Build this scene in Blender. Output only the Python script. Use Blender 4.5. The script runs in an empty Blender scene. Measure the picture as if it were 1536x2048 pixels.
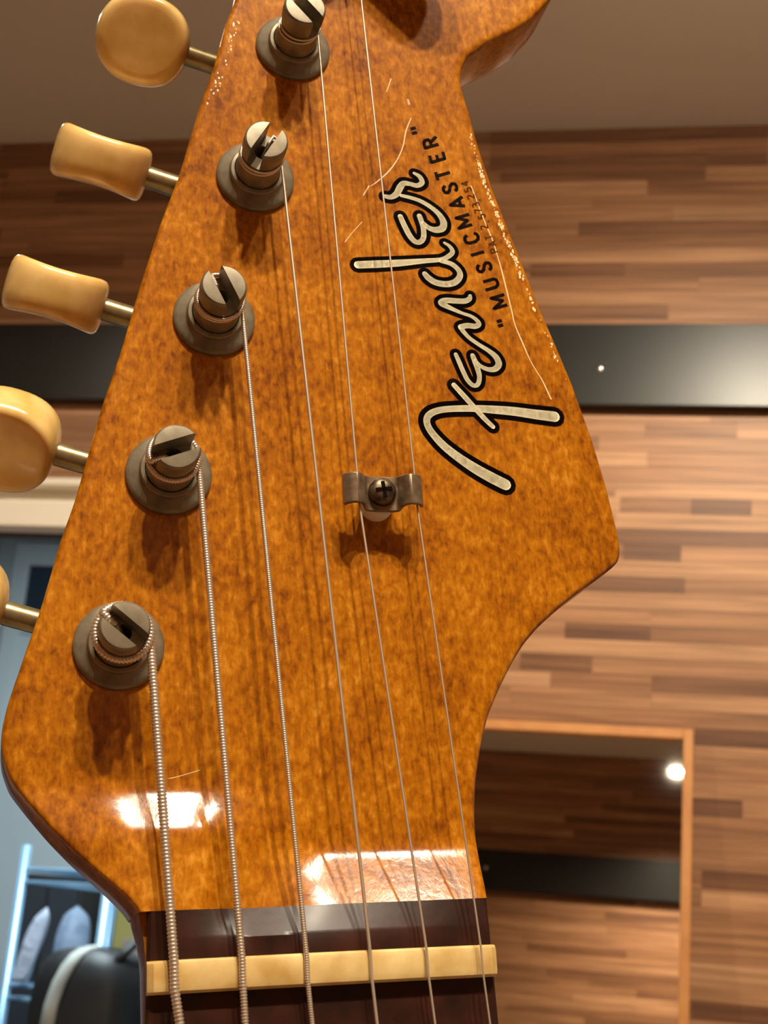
import bpy, math, random
import numpy as np
from mathutils import Matrix, Vector

random.seed(7); np.random.seed(7)
SC = bpy.context.scene
COL = SC.collection

# ------------------------------------------------------------------ camera
F_PX = 2895.95                       # focal length in pixels of the 1536x2048 frame
CAM_LOC = np.array([0.0, 0.0, 1.42])
YAW, PITCH, ROLL = 0.19756, 0.30045, 0.08438
def _rx(a): c, s = math.cos(a), math.sin(a); return np.array([[1,0,0],[0,c,-s],[0,s,c]])
def _rz(a): c, s = math.cos(a), math.sin(a); return np.array([[c,-s,0],[s,c,0],[0,0,1]])
CAM_R = _rz(YAW) @ _rx(math.pi/2 + PITCH) @ _rz(ROLL)
cam = bpy.data.cameras.new('camera'); cam_o = bpy.data.objects.new('camera', cam); COL.objects.link(cam_o)
cam.sensor_fit = 'VERTICAL'; cam.sensor_height = 36.0; cam.sensor_width = 27.0
cam.lens = 36.0*F_PX/2048.0
cam.clip_start = 0.01; cam.clip_end = 60
mw = np.eye(4); mw[:3,:3] = CAM_R; mw[:3,3] = CAM_LOC
cam_o.matrix_world = Matrix(mw.tolist())
cam.dof.use_dof = True; cam.dof.focus_distance = 0.198; cam.dof.aperture_fstop = 62
SC.camera = cam_o

# ------------------------------------------------------------------ world, exposure
w = bpy.data.worlds.new('world'); SC.world = w; w.use_nodes = True
w.node_tree.nodes['Background'].inputs[0].default_value = (0.02, 0.022, 0.026, 1)
w.node_tree.nodes['Background'].inputs[1].default_value = 0.3
SC.view_settings.view_transform = 'Standard'; SC.view_settings.look = 'None'
SC.view_settings.gamma = 1.0; SC.view_settings.use_curve_mapping = False
SC.view_settings.exposure = 0.0
SC.cycles.max_bounces = 8

# lamps of the place, plus one added by the door: position of lens, aim, power; built as fixtures further down
WARM = (1.0, 0.87, 0.66)
LAMPS = [
    dict(pos=(0.066,-0.45, 2.49), aim=(0.05,-0.25, 1.4), e=3500, r=0.020, label='round white spot lamp hanging from the ceiling behind the camera, seen in the mirror'),
    dict(pos=(0.240,-0.385,2.49), aim=(0.20,-0.15, 1.4), e=3500, r=0.020, label='middle one of the three spot lamps hanging in a row behind the camera'),
    dict(pos=(0.425,-0.330,2.49), aim=(0.36,-0.10, 1.4), e=1100, r=0.022, label='rightmost of the three spot lamps hanging in a row behind the camera'),
    dict(pos=(-0.88, 1.20, 2.50), aim=(-0.88, 1.22, 1.4), e=1300, r=0.030, label='added ceiling spot lamp, unseen, brightening the cream door casing'),  # added lamp, brightens the door casing and the wall around it
]
WALL_LAMP = dict(pos=(0.20, 1.02, 2.51), power=42)
BACK_PANEL = dict(pos=(-1.25, 2.75, 2.60), e=19.0)

# ------------------------------------------------------------------ helpers
def mesh(name, verts, faces, mat=None, parent=None, smooth=False, mw=None):
    me = bpy.data.meshes.new(name)
    me.from_pydata([tuple(map(float, v)) for v in verts], [], [tuple(map(int, f)) for f in faces])
    me.update()
    if smooth: me.polygons.foreach_set('use_smooth', [True]*len(me.polygons))
    if mat is not None: me.materials.append(mat)
    o = bpy.data.objects.new(name, me); COL.objects.link(o)
    if parent is not None: o.parent = parent
    if mw is not None: o.matrix_basis = mw
    return o
def empty(name, loc=(0,0,0), mw=None, parent=None):
    o = bpy.data.objects.new(name, None); COL.objects.link(o); o.empty_display_size = 0.02
    o.location = loc
    if mw is not None: o.matrix_world = mw
    if parent is not None: o.parent = parent
    return o
def tag(o, label=None, cat=None, group=None, kind=None):
    if label: o['label'] = label
    if cat: o['category'] = cat
    if group: o['group'] = group
    if kind: o['kind'] = kind
    return o
class MB:
    def __init__(s): s.v=[]; s.f=[]
    def add(s, v, f):
        n=len(s.v); s.v.extend([tuple(map(float,p)) for p in v]); s.f.extend([tuple(i+n for i in q) for q in f])
    def box(s, a, b):
        x0,y0,z0=a; x1,y1,z1=b
        s.add([(x0,y0,z0),(x1,y0,z0),(x1,y1,z0),(x0,y1,z0),(x0,y0,z1),(x1,y0,z1),(x1,y1,z1),(x0,y1,z1)],
              [(0,3,2,1),(4,5,6,7),(0,1,5,4),(1,2,6,5),(2,3,7,6),(3,0,4,7)])
    def loft(s, rings, closed=True, cap0=True, cap1=True):
        n=len(rings[0]); base=len(s.v)
        for r in rings: s.v.extend([tuple(map(float,p)) for p in r])
        m = n if closed else n-1
        for i in range(len(rings)-1):
            for j in range(m):
                a=base+i*n+j; b=base+i*n+(j+1)%n
                s.f.append((a,b,b+n,a+n))
        if cap0: s.f.append(tuple(base+j for j in reversed(range(n))))
        if cap1: s.f.append(tuple(base+(len(rings)-1)*n+j for j in range(n)))
    def lathe(s, prof, n=32, c=(0,0,0), axis='z', cap0=False, cap1=False):
        rings=[]
        for r,z in prof:
            ring=[]
            for k in range(n):
                a=2*math.pi*k/n; p=(r*math.cos(a), r*math.sin(a), z)
                if axis=='x': p=(p[2],p[0],p[1])
                if axis=='y': p=(p[1],p[2],p[0])
                ring.append((p[0]+c[0],p[1]+c[1],p[2]+c[2]))
            rings.append(ring)
        s.loft(rings, True, cap0, cap1)
    def tube(s, pts, rad, n=8, cap=True):
        P=[Vector(p) for p in pts]; R = rad if hasattr(rad,'__len__') else [rad]*len(P)
        t=(P[1]-P[0]).normalized()
        up=Vector((0,0,1)) if abs(t.z)<0.9 else Vector((1,0,0))
        nrm=(up-t*up.dot(t)).normalized(); rings=[]
        for i,p in enumerate(P):
            if i==0: t=(P[1]-P[0])
            elif i==len(P)-1: t=(P[-1]-P[-2])
            else: t=(P[i+1]-P[i-1])
            t.normalize(); nrm=(nrm-t*nrm.dot(t)).normalized(); b=t.cross(nrm)
            rings.append([p+(nrm*math.cos(2*math.pi*k/n)+b*math.sin(2*math.pi*k/n))*R[i] for k in range(n)])
        s.loft(rings, True, cap, cap)
    def build(s, name, mat, parent=None, smooth=False, mw=None):
        return mesh(name, s.v, s.f, mat, parent, smooth, mw)
def autosmooth(o, ang=0.7):
    me=o.data
    me.polygons.foreach_set('use_smooth',[True]*len(me.polygons))
    try: me.set_sharp_from_angle(angle=ang)
    except Exception: pass
    return o

# ------------------------------------------------------------------ materials
def new_mat(name):
    m=bpy.data.materials.new(name); m.use_nodes=True
    nt=m.node_tree; b=nt.nodes['Principled BSDF']
    return m,nt,b
def simple(name, col, rough=0.5, metal=0.0, coat=0.0, spec=0.5, bump=None, var=None):
    m,nt,b=new_mat(name)
    b.inputs['Base Color'].default_value=(*col,1); b.inputs['Roughness'].default_value=rough
    b.inputs['Metallic'].default_value=metal; b.inputs['Coat Weight'].default_value=coat
    b.inputs['Specular IOR Level'].default_value=spec
    if var or bump:
        tc=nt.nodes.new('ShaderNodeTexCoord'); no=nt.nodes.new('ShaderNodeTexNoise')
        nt.links.new(tc.outputs['Object'],no.inputs['Vector'])
        no.inputs['Scale'].default_value=(var or bump)[0]; no.inputs['Detail'].default_value=5
        if var:
            cr=nt.nodes.new('ShaderNodeValToRGB')
            cr.color_ramp.elements[0].position=0.32; cr.color_ramp.elements[1].position=0.7
            cr.color_ramp.elements[0].color=(*var[1],1); cr.color_ramp.elements[1].color=(*col,1)
            nt.links.new(no.outputs['Fac'],cr.inputs['Fac']); nt.links.new(cr.outputs['Color'],b.inputs['Base Color'])
        if bump:
            bp=nt.nodes.new('ShaderNodeBump'); bp.inputs['Strength'].default_value=bump[1]; bp.inputs['Distance'].default_value=bump[2]
            nt.links.new(no.outputs['Fac'],bp.inputs['Height']); nt.links.new(bp.outputs['Normal'],b.inputs['Normal'])
    return m
def emis(name, col, s):
    m,nt,b=new_mat(name)
    b.inputs['Base Color'].default_value=(0.8,0.8,0.8,1)
    b.inputs['Emission Color'].default_value=(*col,1); b.inputs['Emission Strength'].default_value=s
    return m

def maple():
    m,nt,b=new_mat('amber_lacquered_maple'); L=nt.links.new
    tc=nt.nodes.new('ShaderNodeTexCoord')
    def noise(sx,sy,sz,scale,detail,rough=0.55,dist=0.0):
        mp=nt.nodes.new('ShaderNodeMapping'); mp.inputs['Scale'].default_value=(sx,sy,sz)
        L(tc.outputs['Object'],mp.inputs['Vector'])
        n=nt.nodes.new('ShaderNodeTexNoise'); n.inputs['Scale'].default_value=scale
        n.inputs['Detail'].default_value=detail; n.inputs['Roughness'].default_value=rough; n.inputs['Distortion'].default_value=dist
        L(mp.outputs['Vector'],n.inputs['Vector']); return n
    big=noise(1,0.8,1,110,3); fine=noise(1,0.62,1,980,3,0.6,0.3); hair=noise(1,0.2,1,2600,2)
    mx=nt.nodes.new('ShaderNodeMath'); mx.operation='MULTIPLY_ADD'; mx.inputs[1].default_value=0.45
    sc2=nt.nodes.new('ShaderNodeMath'); sc2.operation='MULTIPLY_ADD'; sc2.inputs[1].default_value=0.62
    sc3=nt.nodes.new('ShaderNodeMath'); sc3.operation='MULTIPLY'; sc3.inputs[1].default_value=0.22
    L(hair.outputs['Fac'],sc3.inputs[0]); L(fine.outputs['Fac'],sc2.inputs[0]); L(sc3.outputs[0],sc2.inputs[2])
    L(big.outputs['Fac'],mx.inputs[0]); L(sc2.outputs[0],mx.inputs[2])
    cr=nt.nodes.new('ShaderNodeValToRGB'); e=cr.color_ramp.elements
    e[0].position=0.46; e[0].color=(0.165,0.038,0.0003,1)
    e[1].position=0.90; e[1].color=(0.66,0.28,0.028,1)
    k=e.new(0.58); k.color=(0.295,0.084,0.0006,1)
    k=e.new(0.71); k.color=(0.43,0.142,0.0022,1)
    L(mx.outputs[0],cr.inputs['Fac']); L(cr.outputs['Color'],b.inputs['Base Color'])
    b.inputs['Roughness'].default_value=0.6; b.inputs['Specular IOR Level'].default_value=0.05
    b.inputs['Coat Weight'].default_value=0.75; b.inputs['Coat Roughness'].default_value=0.13; b.inputs['Coat IOR'].default_value=1.5
    bp=nt.nodes.new('ShaderNodeBump'); bp.inputs['Strength'].default_value=0.13; bp.inputs['Distance'].default_value=0.0001
    L(fine.outputs['Fac'],bp.inputs['Height']); L(bp.outputs['Normal'],b.inputs['Coat Normal'])
    return m
M_MAPLE=maple()
M_ROSE=simple('dark_rosewood',(0.042,0.011,0.006),0.42,bump=(900,0.35,0.0002),var=(260,(0.016,0.005,0.003)))
M_ROSE.node_tree.nodes['Principled BSDF'].inputs['Specular IOR Level'].default_value=0.2
M_ROSE.node_tree.nodes['Principled BSDF'].inputs['Coat Weight'].default_value=0.1
M_ROSE.node_tree.nodes['Principled BSDF'].inputs['Coat Roughness'].default_value=0.22
M_BONE=simple('aged_bone',(0.80,0.60,0.27),0.38,var=(210,(0.52,0.31,0.09)),bump=(700,0.2,0.0001))
M_NICKEL=simple('dull_nickel',(0.27,0.225,0.155),0.42,metal=0.4,var=(420,(0.15,0.12,0.078)),bump=(1100,0.15,0.0001))
M_BRASS=simple('tarnished_shaft',(0.36,0.30,0.16),0.33,metal=0.7,var=(500,(0.20,0.15,0.07)))
M_TREE=simple('worn_steel',(0.30,0.215,0.135),0.36,metal=0.6,var=(600,(0.13,0.085,0.05)),bump=(900,0.25,0.0001))
M_DARKSCREW=simple('tarnished_screw',(0.20,0.15,0.09),0.4,metal=0.9,var=(900,(0.05,0.03,0.02)))
M_NYLON=simple('white_spacer',(0.80,0.72,0.62),0.5)
M_STRING=simple('steel_string',(0.72,0.62,0.50),0.34,metal=0.75)
M_WOUND=simple('wound_string',(0.70,0.58,0.46),0.32,metal=0.75)
M_INK=simple('black_decal_ink',(0.008,0.003,0.002),0.5,spec=0.02)
M_CREAM=simple('cream_decal_ink',(0.95,0.88,0.64),0.5,var=(700,(0.86,0.76,0.50)))
M_GOLDINK=simple('faded_decal_ink',(0.085,0.028,0.003),0.6,spec=0.02)
M_SCRATCH=simple('lacquer_scratch',(0.95,0.72,0.40),0.6)
M_FRET=simple('fret_wire',(0.55,0.5,0.42),0.25,metal=1.0)
m,nt,b=new_mat('aged_ivory_plastic'); M_BUTTON=m
b.inputs['Base Color'].default_value=(0.74,0.47,0.15,1); b.inputs['Roughness'].default_value=0.22
b.inputs['Subsurface Weight'].default_value=0.25; b.inputs['Subsurface Radius'].default_value=(0.003,0.0016,0.0006); b.inputs['Subsurface Scale'].default_value=1.0
b.inputs['Coat Weight'].default_value=0.5; b.inputs['Coat Roughness'].default_value=0.1
_t=nt.nodes.new('ShaderNodeTexCoord'); _n=nt.nodes.new('ShaderNodeTexNoise'); _n.inputs['Scale'].default_value=150; _n.inputs['Detail'].default_value=4
_c=nt.nodes.new('ShaderNodeValToRGB'); _c.color_ramp.elements[0].position=.3; _c.color_ramp.elements[0].color=(0.66,0.40,0.10,1); _c.color_ramp.elements[1].position=.65; _c.color_ramp.elements[1].color=(0.88,0.62,0.25,1)
nt.links.new(_t.outputs['Object'],_n.inputs['Vector']); nt.links.new(_n.outputs['Fac'],_c.inputs['Fac']); nt.links.new(_c.outputs['Color'],b.inputs['Base Color'])

def plank_mat(name, attr=None):
    m,nt,b=new_mat(name); L=nt.links.new
    geo=nt.nodes.new('ShaderNodeNewGeometry'); oi=nt.nodes.new('ShaderNodeObjectInfo')
    mp=nt.nodes.new('ShaderNodeMapping'); mp.inputs['Scale'].default_value=(3.2,3.2,85)
    L(geo.outputs['Position'],mp.inputs['Vector'])
    n=nt.nodes.new('ShaderNodeTexNoise'); n.noise_dimensions='4D'; n.inputs['Scale'].default_value=1.6; n.inputs['Detail'].default_value=5; n.inputs['Distortion'].default_value=0.4
    L(mp.outputs['Vector'],n.inputs['Vector'])
    ml=nt.nodes.new('ShaderNodeMath'); ml.operation='MULTIPLY'; ml.inputs[1].default_value=37.0
    L(oi.outputs['Random'],ml.inputs[0]); L(ml.outputs[0],n.inputs['W'])
    cr=nt.nodes.new('ShaderNodeValToRGB'); cr.color_ramp.elements[0].position=0.28; cr.color_ramp.elements[0].color=(0.50,0.44,0.38,1)
    cr.color_ramp.elements[1].position=0.66; cr.color_ramp.elements[1].color=(1.12,1.08,1.02,1)
    L(n.outputs['Fac'],cr.inputs['Fac'])
    mix=nt.nodes.new('ShaderNodeMix'); mix.data_type='RGBA'; mix.blend_type='MULTIPLY'; mix.inputs[0].default_value=1.0
    if attr:
        at=nt.nodes.new('ShaderNodeAttribute'); at.attribute_name=attr; L(at.outputs['Color'],mix.inputs[6])
    else: L(oi.outputs['Color'],mix.inputs[6])
    L(cr.outputs['Color'],mix.inputs[7]); L(mix.outputs[2],b.inputs['Base Color'])
    b.inputs['Roughness'].default_value=0.48; b.inputs['Specular IOR Level'].default_value=0.35
    return m
M_PLANK=plank_mat('wood_strip'); M_PLANK_A=plank_mat('wood_strip_many','tone')
M_JOINT=simple('wall_backing',(0.06,0.035,0.02),0.8)
M_PAINT=simple('ceiling_paint',(0.62,0.54,0.46),0.8,bump=(60,0.1,0.002))
M_BAND=simple('satin_black_metal',(0.012,0.011,0.010),0.34,metal=0.0,spec=0.36,bump=(900,0.04,0.0003))
M_CHROME=simple('chrome',(0.75,0.78,0.82),0.18,metal=1.0)
M_MIRROR=simple('mirror_silver',(0.86,0.84,0.80),0.015,metal=1.0)
M_FRAMEWOOD=simple('orange_pine',(0.62,0.27,0.075),0.5,var=(30,(0.50,0.20,0.05)))
M_TRIM=simple('cream_paint',(0.88,0.80,0.68),0.5)
M_FLOOR=simple('oak_floor',(0.60,0.44,0.29),0.45,var=(6,(0.50,0.36,0.23)))
M_BLUEWALL=simple('pale_blue_grey_wall',(0.42,0.46,0.46),0.7)
M_BLUEFRAME=simple('pale_blue_door_paint',(0.60,0.65,0.65),0.5)
M_RACK=simple('pale_blue_rack_metal',(0.42,0.66,0.88),0.25,metal=0.35)
M_BLACKCASE=simple('black_fabric_case',(0.030,0.028,0.027),0.45,bump=(300,0.3,0.001))
M_STRAP=simple('pale_strap',(0.62,0.62,0.55),0.6)
M_DARKGLASS=simple('dark_blue_glass',(0.03,0.045,0.065),0.08)
M_BAGW=simple('white_plastic_bag',(0.62,0.66,0.78),0.35,bump=(40,0.8,0.01))
M_BAGB=simple('pale_blue_bag',(0.40,0.50,0.66),0.4,bump=(40,0.8,0.01))
M_DARKBOX=simple('dark_box',(0.03,0.033,0.04),0.6)
M_BEIGE=simple('beige_card',(0.45,0.36,0.27),0.7)
M_YELLOW=simple('mustard_card',(0.45,0.36,0.10),0.7)
M_WHITEMETAL=simple('white_lamp_metal',(0.75,0.74,0.72),0.4)

# ------------------------------------------------------------------ photo pixel -> place
def ray(u,v):
    d=CAM_R@np.array([(u-768)/F_PX, -(v-1024)/F_PX, -1.0]); return d
WALL_Y=1.9
def on_y(u,v,y=WALL_Y):
    d=ray(u,v); return CAM_LOC+d*((y-CAM_LOC[1])/d[1])

# ------------------------------------------------------------------ room shell
CEIL=2.627; XL,XR=-1.75,1.35; REAR=-0.75
DOOR_X0,DOOR_X1,DOOR_Z=-1.42,-0.50,1.977
def struct(o): o['kind']='structure'; return o
wb=MB()
wb.box((DOOR_X1,WALL_Y+.008,0),(XR,WALL_Y+.036,CEIL)); wb.box((XL,WALL_Y+.008,DOOR_Z),(DOOR_X1,WALL_Y+.036,CEIL)); wb.box((XL,WALL_Y+.008,0),(DOOR_X0,WALL_Y+.036,DOOR_Z))
wall_f=struct(wb.build('wall_front',M_JOINT))
def box_obj(name,a,b,mat,parent=None,bev=0):
    q=MB(); q.box(a,b); o=q.build(name,mat,parent)
    if bev:
        md=o.modifiers.new('bevel','BEVEL'); md.width=bev; md.segments=2; md.limit_method='ANGLE'
    return o
struct(box_obj('floor',(XL-.1,REAR-.1,-.06),(XR+.1,WALL_Y+.05,0),M_FLOOR))
struct(box_obj('floor_far',(-2.6,WALL_Y+.05,-.06),(.5,4.3,0),simple('dark_floor',(.05,.05,.05),.6)))
struct(box_obj('ceiling',(XL-.1,REAR-.1,CEIL),(XR+.1,WALL_Y+.09,CEIL+.08),M_PAINT))
wall_r=struct(box_obj('wall_rear',(XL,REAR-.09,0),(XR,REAR-.008,CEIL),M_JOINT))
struct(box_obj('wall_left',(XL-.09,REAR-.1,0),(XL,WALL_Y,CEIL),M_PAINT))
struct(box_obj('wall_right',(XR,REAR-.1,0),(XR+.09,WALL_Y+.1,CEIL),M_PAINT))

# wood strips: rows of short pieces, one object each where the photo shows them
ROW=0.0222
TONES=[(0.13,0.058,0.028),(0.20,0.090,0.043),(0.29,0.138,0.066),(0.38,0.190,0.095),(0.48,0.255,0.133),(0.57,0.325,0.180)]
def tone(t):
    t=max(0,min(0.999,t))*(len(TONES)-1); i=int(t); k=t-i
    return tuple(TONES[i][c]*(1-k)+TONES[min(i+1,5)][c]*k for c in range(3))
cube=MB(); cube.box((0,0,0),(1,1,1))
cube_me=bpy.data.meshes.new('plank'); cube_me.from_pydata(cube.v,[],cube.f); cube_me.materials.append(M_PLANK)
VX0,VX1,VZ=-1.13,0.235,1.27
over={}
def piece(u0,u1,v0,v1,t):
    a=on_y(u0,(v0+v1)/2); b_=on_y(u1,(v0+v1)/2)
    k=int((CEIL-(a[2]+b_[2])/2)/ROW); over.setdefault(k,[]).append((a[0],b_[0],t))
for a in [(1412,1620,318,348,.80),(1010,1412,318,348,.36),(980,1536,262,284,.12),(980,1536,288,300,.5),(980,1536,302,316,.22),
          (1030,1156,450,476,.62),(1156,1560,450,476,.34),(1030,1560,500,524,.85),(1060,1250,525,550,.2),(1250,1560,525,550,.30),
          (1382,1503,1013,1037,.12),(1240,1382,1013,1037,.52),(1503,1640,1013,1037,.7),(1230,1560,985,1008,.86),(1230,1560,1040,1062,.84),
          (1246,1362,1092,1116,.13),(1362,1560,1092,1116,.68),(1180,1369,1172,1200,.22),(1369,1560,1172,1200,.60),
          (1130,1301,1238,1268,.12),(1301,1560,1238,1268,.62),(1090,1560,1206,1232,.82),(1040,1184,1315,1345,.2),(1184,1560,1315,1345,.64),
          (1303,1600,1372,1402,.22),(1020,1303,1372,1402,.66),(1388,1600,1468,1500,.10),(1388,1600,1510,1540,.82),
          (1380,1485,1600,1634,.13),(1485,1620,1600,1634,.68),(1403,1640,1768,1802,.10),(1300,1403,1768,1802,.62),(1385,1640,2008,2044,.12),
          (1290,1474,848,872,.45),(1474,1640,848,872,.86),(1175,1295,893,920,.86),(1295,1600,893,920,.55),
          (0,112,296,316,.3),(112,420,380,402,.12),(0,112,380,402,.34)]:
    piece(*a)
rest=[]; n_ind=0
nrow=int(CEIL/ROW)
for k in range(nrow):
    z1=CEIL-k*ROW; z0=z1-ROW+0.0003
    segs=list(over.get(k,[])); cover=sorted(segs)
    # fill the free spans of this row with random pieces
    x=XL; spans=[]
    for s in cover:
        if s[0]>x+.02: spans.append((x,s[0]))
        x=max(x,s[1])
    if x<XR: spans.append((x,XR))
    for a,b_ in spans:
        p=a
        while p<b_-1e-4:
            q=min(b_,p+random.uniform(.28,.85))
            if b_-q<.07: q=b_
            t=random.choice([.25,.36,.8,.9]) if random.random()<.3 else random.uniform(.46,.72)
            segs.append((p,q,t)); p=q
    for a,b_,t in segs:
        a=max(a,XL)
        if z0<DOOR_Z+.07:                                   # the opening and its casing
            if b_>DOOR_X0-.06 and a<DOOR_X1+.06:
                if b_>DOOR_X1+.06: a=DOOR_X1+.06
                elif a<DOOR_X0-.06: b_=DOOR_X0-.06
                else: continue
        b_=min(b_,XR)
        if b_-a<.004: continue
        vis = z1>VZ and b_>VX0 and a<VX1 and not (z0<1.72 and b_>-.5 and a<.02 and b_<.03)
        if vis and n_ind<300:
            o=bpy.data.objects.new('plank',cube_me); COL.objects.link(o); o.parent=wall_f
            o.location=(a+.0001,WALL_Y+random.uniform(-.0004,.0004),z0); o.scale=(b_-a-.0002,.0082,z1-z0)
            o.color=(*tone(t+random.uniform(-.05,.05)),1); n_ind+=1
        else: rest.append((a,b_,z0,z1,t))
print('planks',n_ind,len(rest))
def plank_field(name,items,y0,y1,parent):
    q=MB(); cols=[]
    for a,b_,z0,z1,t in items:
        q.box((a+.0004,y0,z0),(b_-.0004,y1,z1)); cols += [(*tone(t),1)]*24
    o=q.build(name,M_PLANK_A,parent); o['kind']='stuff'
    at=o.data.color_attributes.new('tone','FLOAT_COLOR','CORNER'); at.data.foreach_set('color',np.array(cols,float).ravel())
    return o
plank_field('planks',rest,WALL_Y,WALL_Y+.0082,wall_f)
items=[]
for k in range(nrow):
    z1=CEIL-k*ROW; p=XL
    while p<XR:
        q=min(XR,p+random.uniform(.25,.75)); items.append((p,q,z1-ROW+.0004,z1,random.choice([.25,.4,.5,.56,.6,.64,.7,.82]))); p=q
plank_field('planks',items,REAR-.0082,REAR,wall_r)

# black metal rails along both walls
def rail(name,y_wall,sgn,label,bolts):
    z0,z1=2.177,2.2996; t=0.021
    e=empty(name,(0,y_wall,z0)); tag(e,label,'wall rail')
    q=MB(); y=y_wall+sgn*t
    a,b_=(XL+.02,min(y,y_wall),z0),(XR-.02,max(y,y_wall),z1)
    q.box((a[0],a[1]-y_wall,0),(b_[0],b_[1]-y_wall,z1-z0))
    p=q.build('metal_strip',M_BAND,e); md=p.modifiers.new('bevel','BEVEL'); md.width=.0012; md.segments=2
    for bx,bz in bolts:
        r=MB(); r.lathe([(.0058,0),(.0058,.001),(.005,.0026),(.003,.0036),(.0005,.004)],20,cap0=True,cap1=True)
        rot=Matrix.Rotation(math.radians(90 if sgn<0 else -90),4,'X')
        s=r.build('bolt',M_CHROME,e,True,Matrix.Translation((bx,y-y_wall,bz-z0))@rot); s['label']='small shiny domed bolt'
    return e
pb=on_y(1200,738,WALL_Y-.021)
rail('wall_rail',WALL_Y,-1,'wide satin black metal strip bolted across the wood-strip wall behind the guitar',[(pb[0],pb[2]),(pb[0]-.62,pb[2]),(pb[0]+.62,pb[2])])
rail('wall_rail',REAR,1,'black metal strip on the opposite wall, seen only in the mirror',[(-.5,2.24),(.2,2.24)])

# door casing at the left
cz=[on_y(100,v)[2] for v in (969,985,1012,1064)]
tr=MB()
x0,x1=DOOR_X0-.07,DOOR_X1+.06
tr.box((x0,WALL_Y-.034,cz[1]),(x1,WALL_Y+.01,cz[0])); tr.box((x0,WALL_Y-.010,cz[2]),(x1,WALL_Y+.01,cz[1])); tr.box((x0,WALL_Y-.026,cz[3]),(x1,WALL_Y+.01,cz[2]))
for s,xx in ((1,DOOR_X1),(-1,DOOR_X0)):
    tr.box((min(xx,xx+s*.05),WALL_Y-.026,0),(max(xx,xx+s*.05),WALL_Y+.01,cz[3]))
to=struct(tr.build('trim_1',M_TRIM)); md=to.modifiers.new('bevel','BEVEL'); md.width=.003; md.segments=3
# room beyond the open doorway
BY=4.2
struct(box_obj('wall_far',(-2.6,BY,0),(.5,BY+.08,2.8),M_BLUEWALL))
struct(box_obj('wall_left_far',(-2.6,WALL_Y+.09,0),(-2.5,BY,2.8),M_DARKBOX))
struct(box_obj('added_dark_trim',(-2.5,BY-.012,0),(.4,BY-.0005,1.36),M_DARKBOX))  # added unseen dark panelling, keeps the reflection in the headstock side dark
struct(box_obj('wall_right_far',(.4,WALL_Y+.09,0),(.48,BY,2.8),M_BLUEWALL))
struct(box_obj('ceiling_far',(-2.6,WALL_Y+.09,2.68),(.5,BY+.1,2.76),simple('far_ceiling',(.7,.72,.72),.8)))
# pale door on the far wall: casing, dark pane above, solid panel below
dy=BY
pst=on_y(58,1130,dy-.03); ptop=on_y(60,1073,dy-.03); pmid=on_y(70,1230,dy-.03)
door=struct(empty('door_1',(pst[0],dy,0)))
def dbox(name,a,b,mat,bev=.003):
    return box_obj(name,(a[0]-pst[0],a[1]-dy,a[2]),(b[0]-pst[0],b[1]-dy,b[2]),mat,door,bev)
gl=pst[0]; gt=pst[2]; gr=gl+.62
dbox('stile',(gl-.055,dy-.03,0),(gl,dy-.001,gt+.075),M_BLUEFRAME); dbox('stile',(gr,dy-.03,0),(gr+.055,dy-.001,gt+.075),M_BLUEFRAME)
dbox('top_rail',(gl,dy-.03,gt),(gr,dy-.001,gt+.075),M_BLUEFRAME)
dbox('casing',(gl-.115,dy-.02,0),(gl-.06,dy-.001,gt+.13),M_BLUEWALL); dbox('casing',(gl-.06,dy-.02,gt+.08),(gr+.11,dy-.001,gt+.13),M_BLUEWALL)
dbox('middle_rail',(gl,dy-.03,pmid[2]-.06),(gr,dy-.001,pmid[2]),M_BLUEFRAME)
dbox('pane',(gl,dy-.016,pmid[2]),(gr,dy-.010,gt),M_DARKGLASS,0)
dbox('panel',(gl,dy-.020,.2),(gr,dy-.004,pmid[2]-.06),M_BLUEFRAME)

# ------------------------------------------------------------------ lamps
def spot_fixture(name,pos,aim,r,strength,label,col=WARM):
    d=(Vector(aim)-Vector(pos)).normalized()
    e=empty(name,(pos[0],pos[1],CEIL)); tag(e,label,'lamp','ceiling spot lamps')
    q=MB(); q.lathe([(.045,-.012),(.045,0)],28,cap0=True,cap1=True); q.build('canopy',M_WHITEMETAL,e)
    head=Vector(pos)-Vector((pos[0],pos[1],CEIL))
    st=MB(); st.tube([(0,0,-.008),tuple(head-d*.05)],.006,10); st.build('stem',M_WHITEMETAL,e,True)
    rot=d.to_track_quat('-Z','Y').to_matrix().to_4x4(); mwx=Matrix.Translation(head)@rot
    h=MB(); R=r+.006
    h.lathe([(r+.001,.002),(r+.001,-.012),(R,-.012),(R,.03),(R*.8,.07),(R*.45,.085),(.001,.088)],32); h.build('lamp_head',M_WHITEMETAL,e,True,mwx)
    l=MB(); l.lathe([(r,0),(r*.6,-.003),(.0006,-.004)],28,cap1=True); ln=l.build('lens',emis('lamp_lens',col,strength),e,True,mwx); ln['label']='glowing lens'
    return e
for L_ in LAMPS: spot_fixture('spot_lamp',L_['pos'],L_['aim'],L_['r'],L_['e'],L_['label'])
wl=WALL_LAMP['pos']
we=spot_fixture('spot_lamp',wl,(0.05,1.9,1.78),.036,330,'round spot lamp on the ceiling close to the wood-strip wall, aimed at it')
ld=bpy.data.lights.new('spot_light','SPOT'); ld.energy=WALL_LAMP['power']; ld.color=WARM; ld.spot_size=math.radians(88); ld.spot_blend=.9; ld.shadow_soft_size=.03
lo=bpy.data.objects.new('spot_light',ld); COL.objects.link(lo); lo.parent=we
dv=(Vector((-0.05,1.9,1.72))-Vector(wl)).normalized()
lo.matrix_basis=Matrix.Translation(Vector(wl)-Vector((wl[0],wl[1],CEIL))+dv*.012)@dv.to_track_quat('-Z','Y').to_matrix().to_4x4()
bp_=BACK_PANEL['pos']
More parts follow.
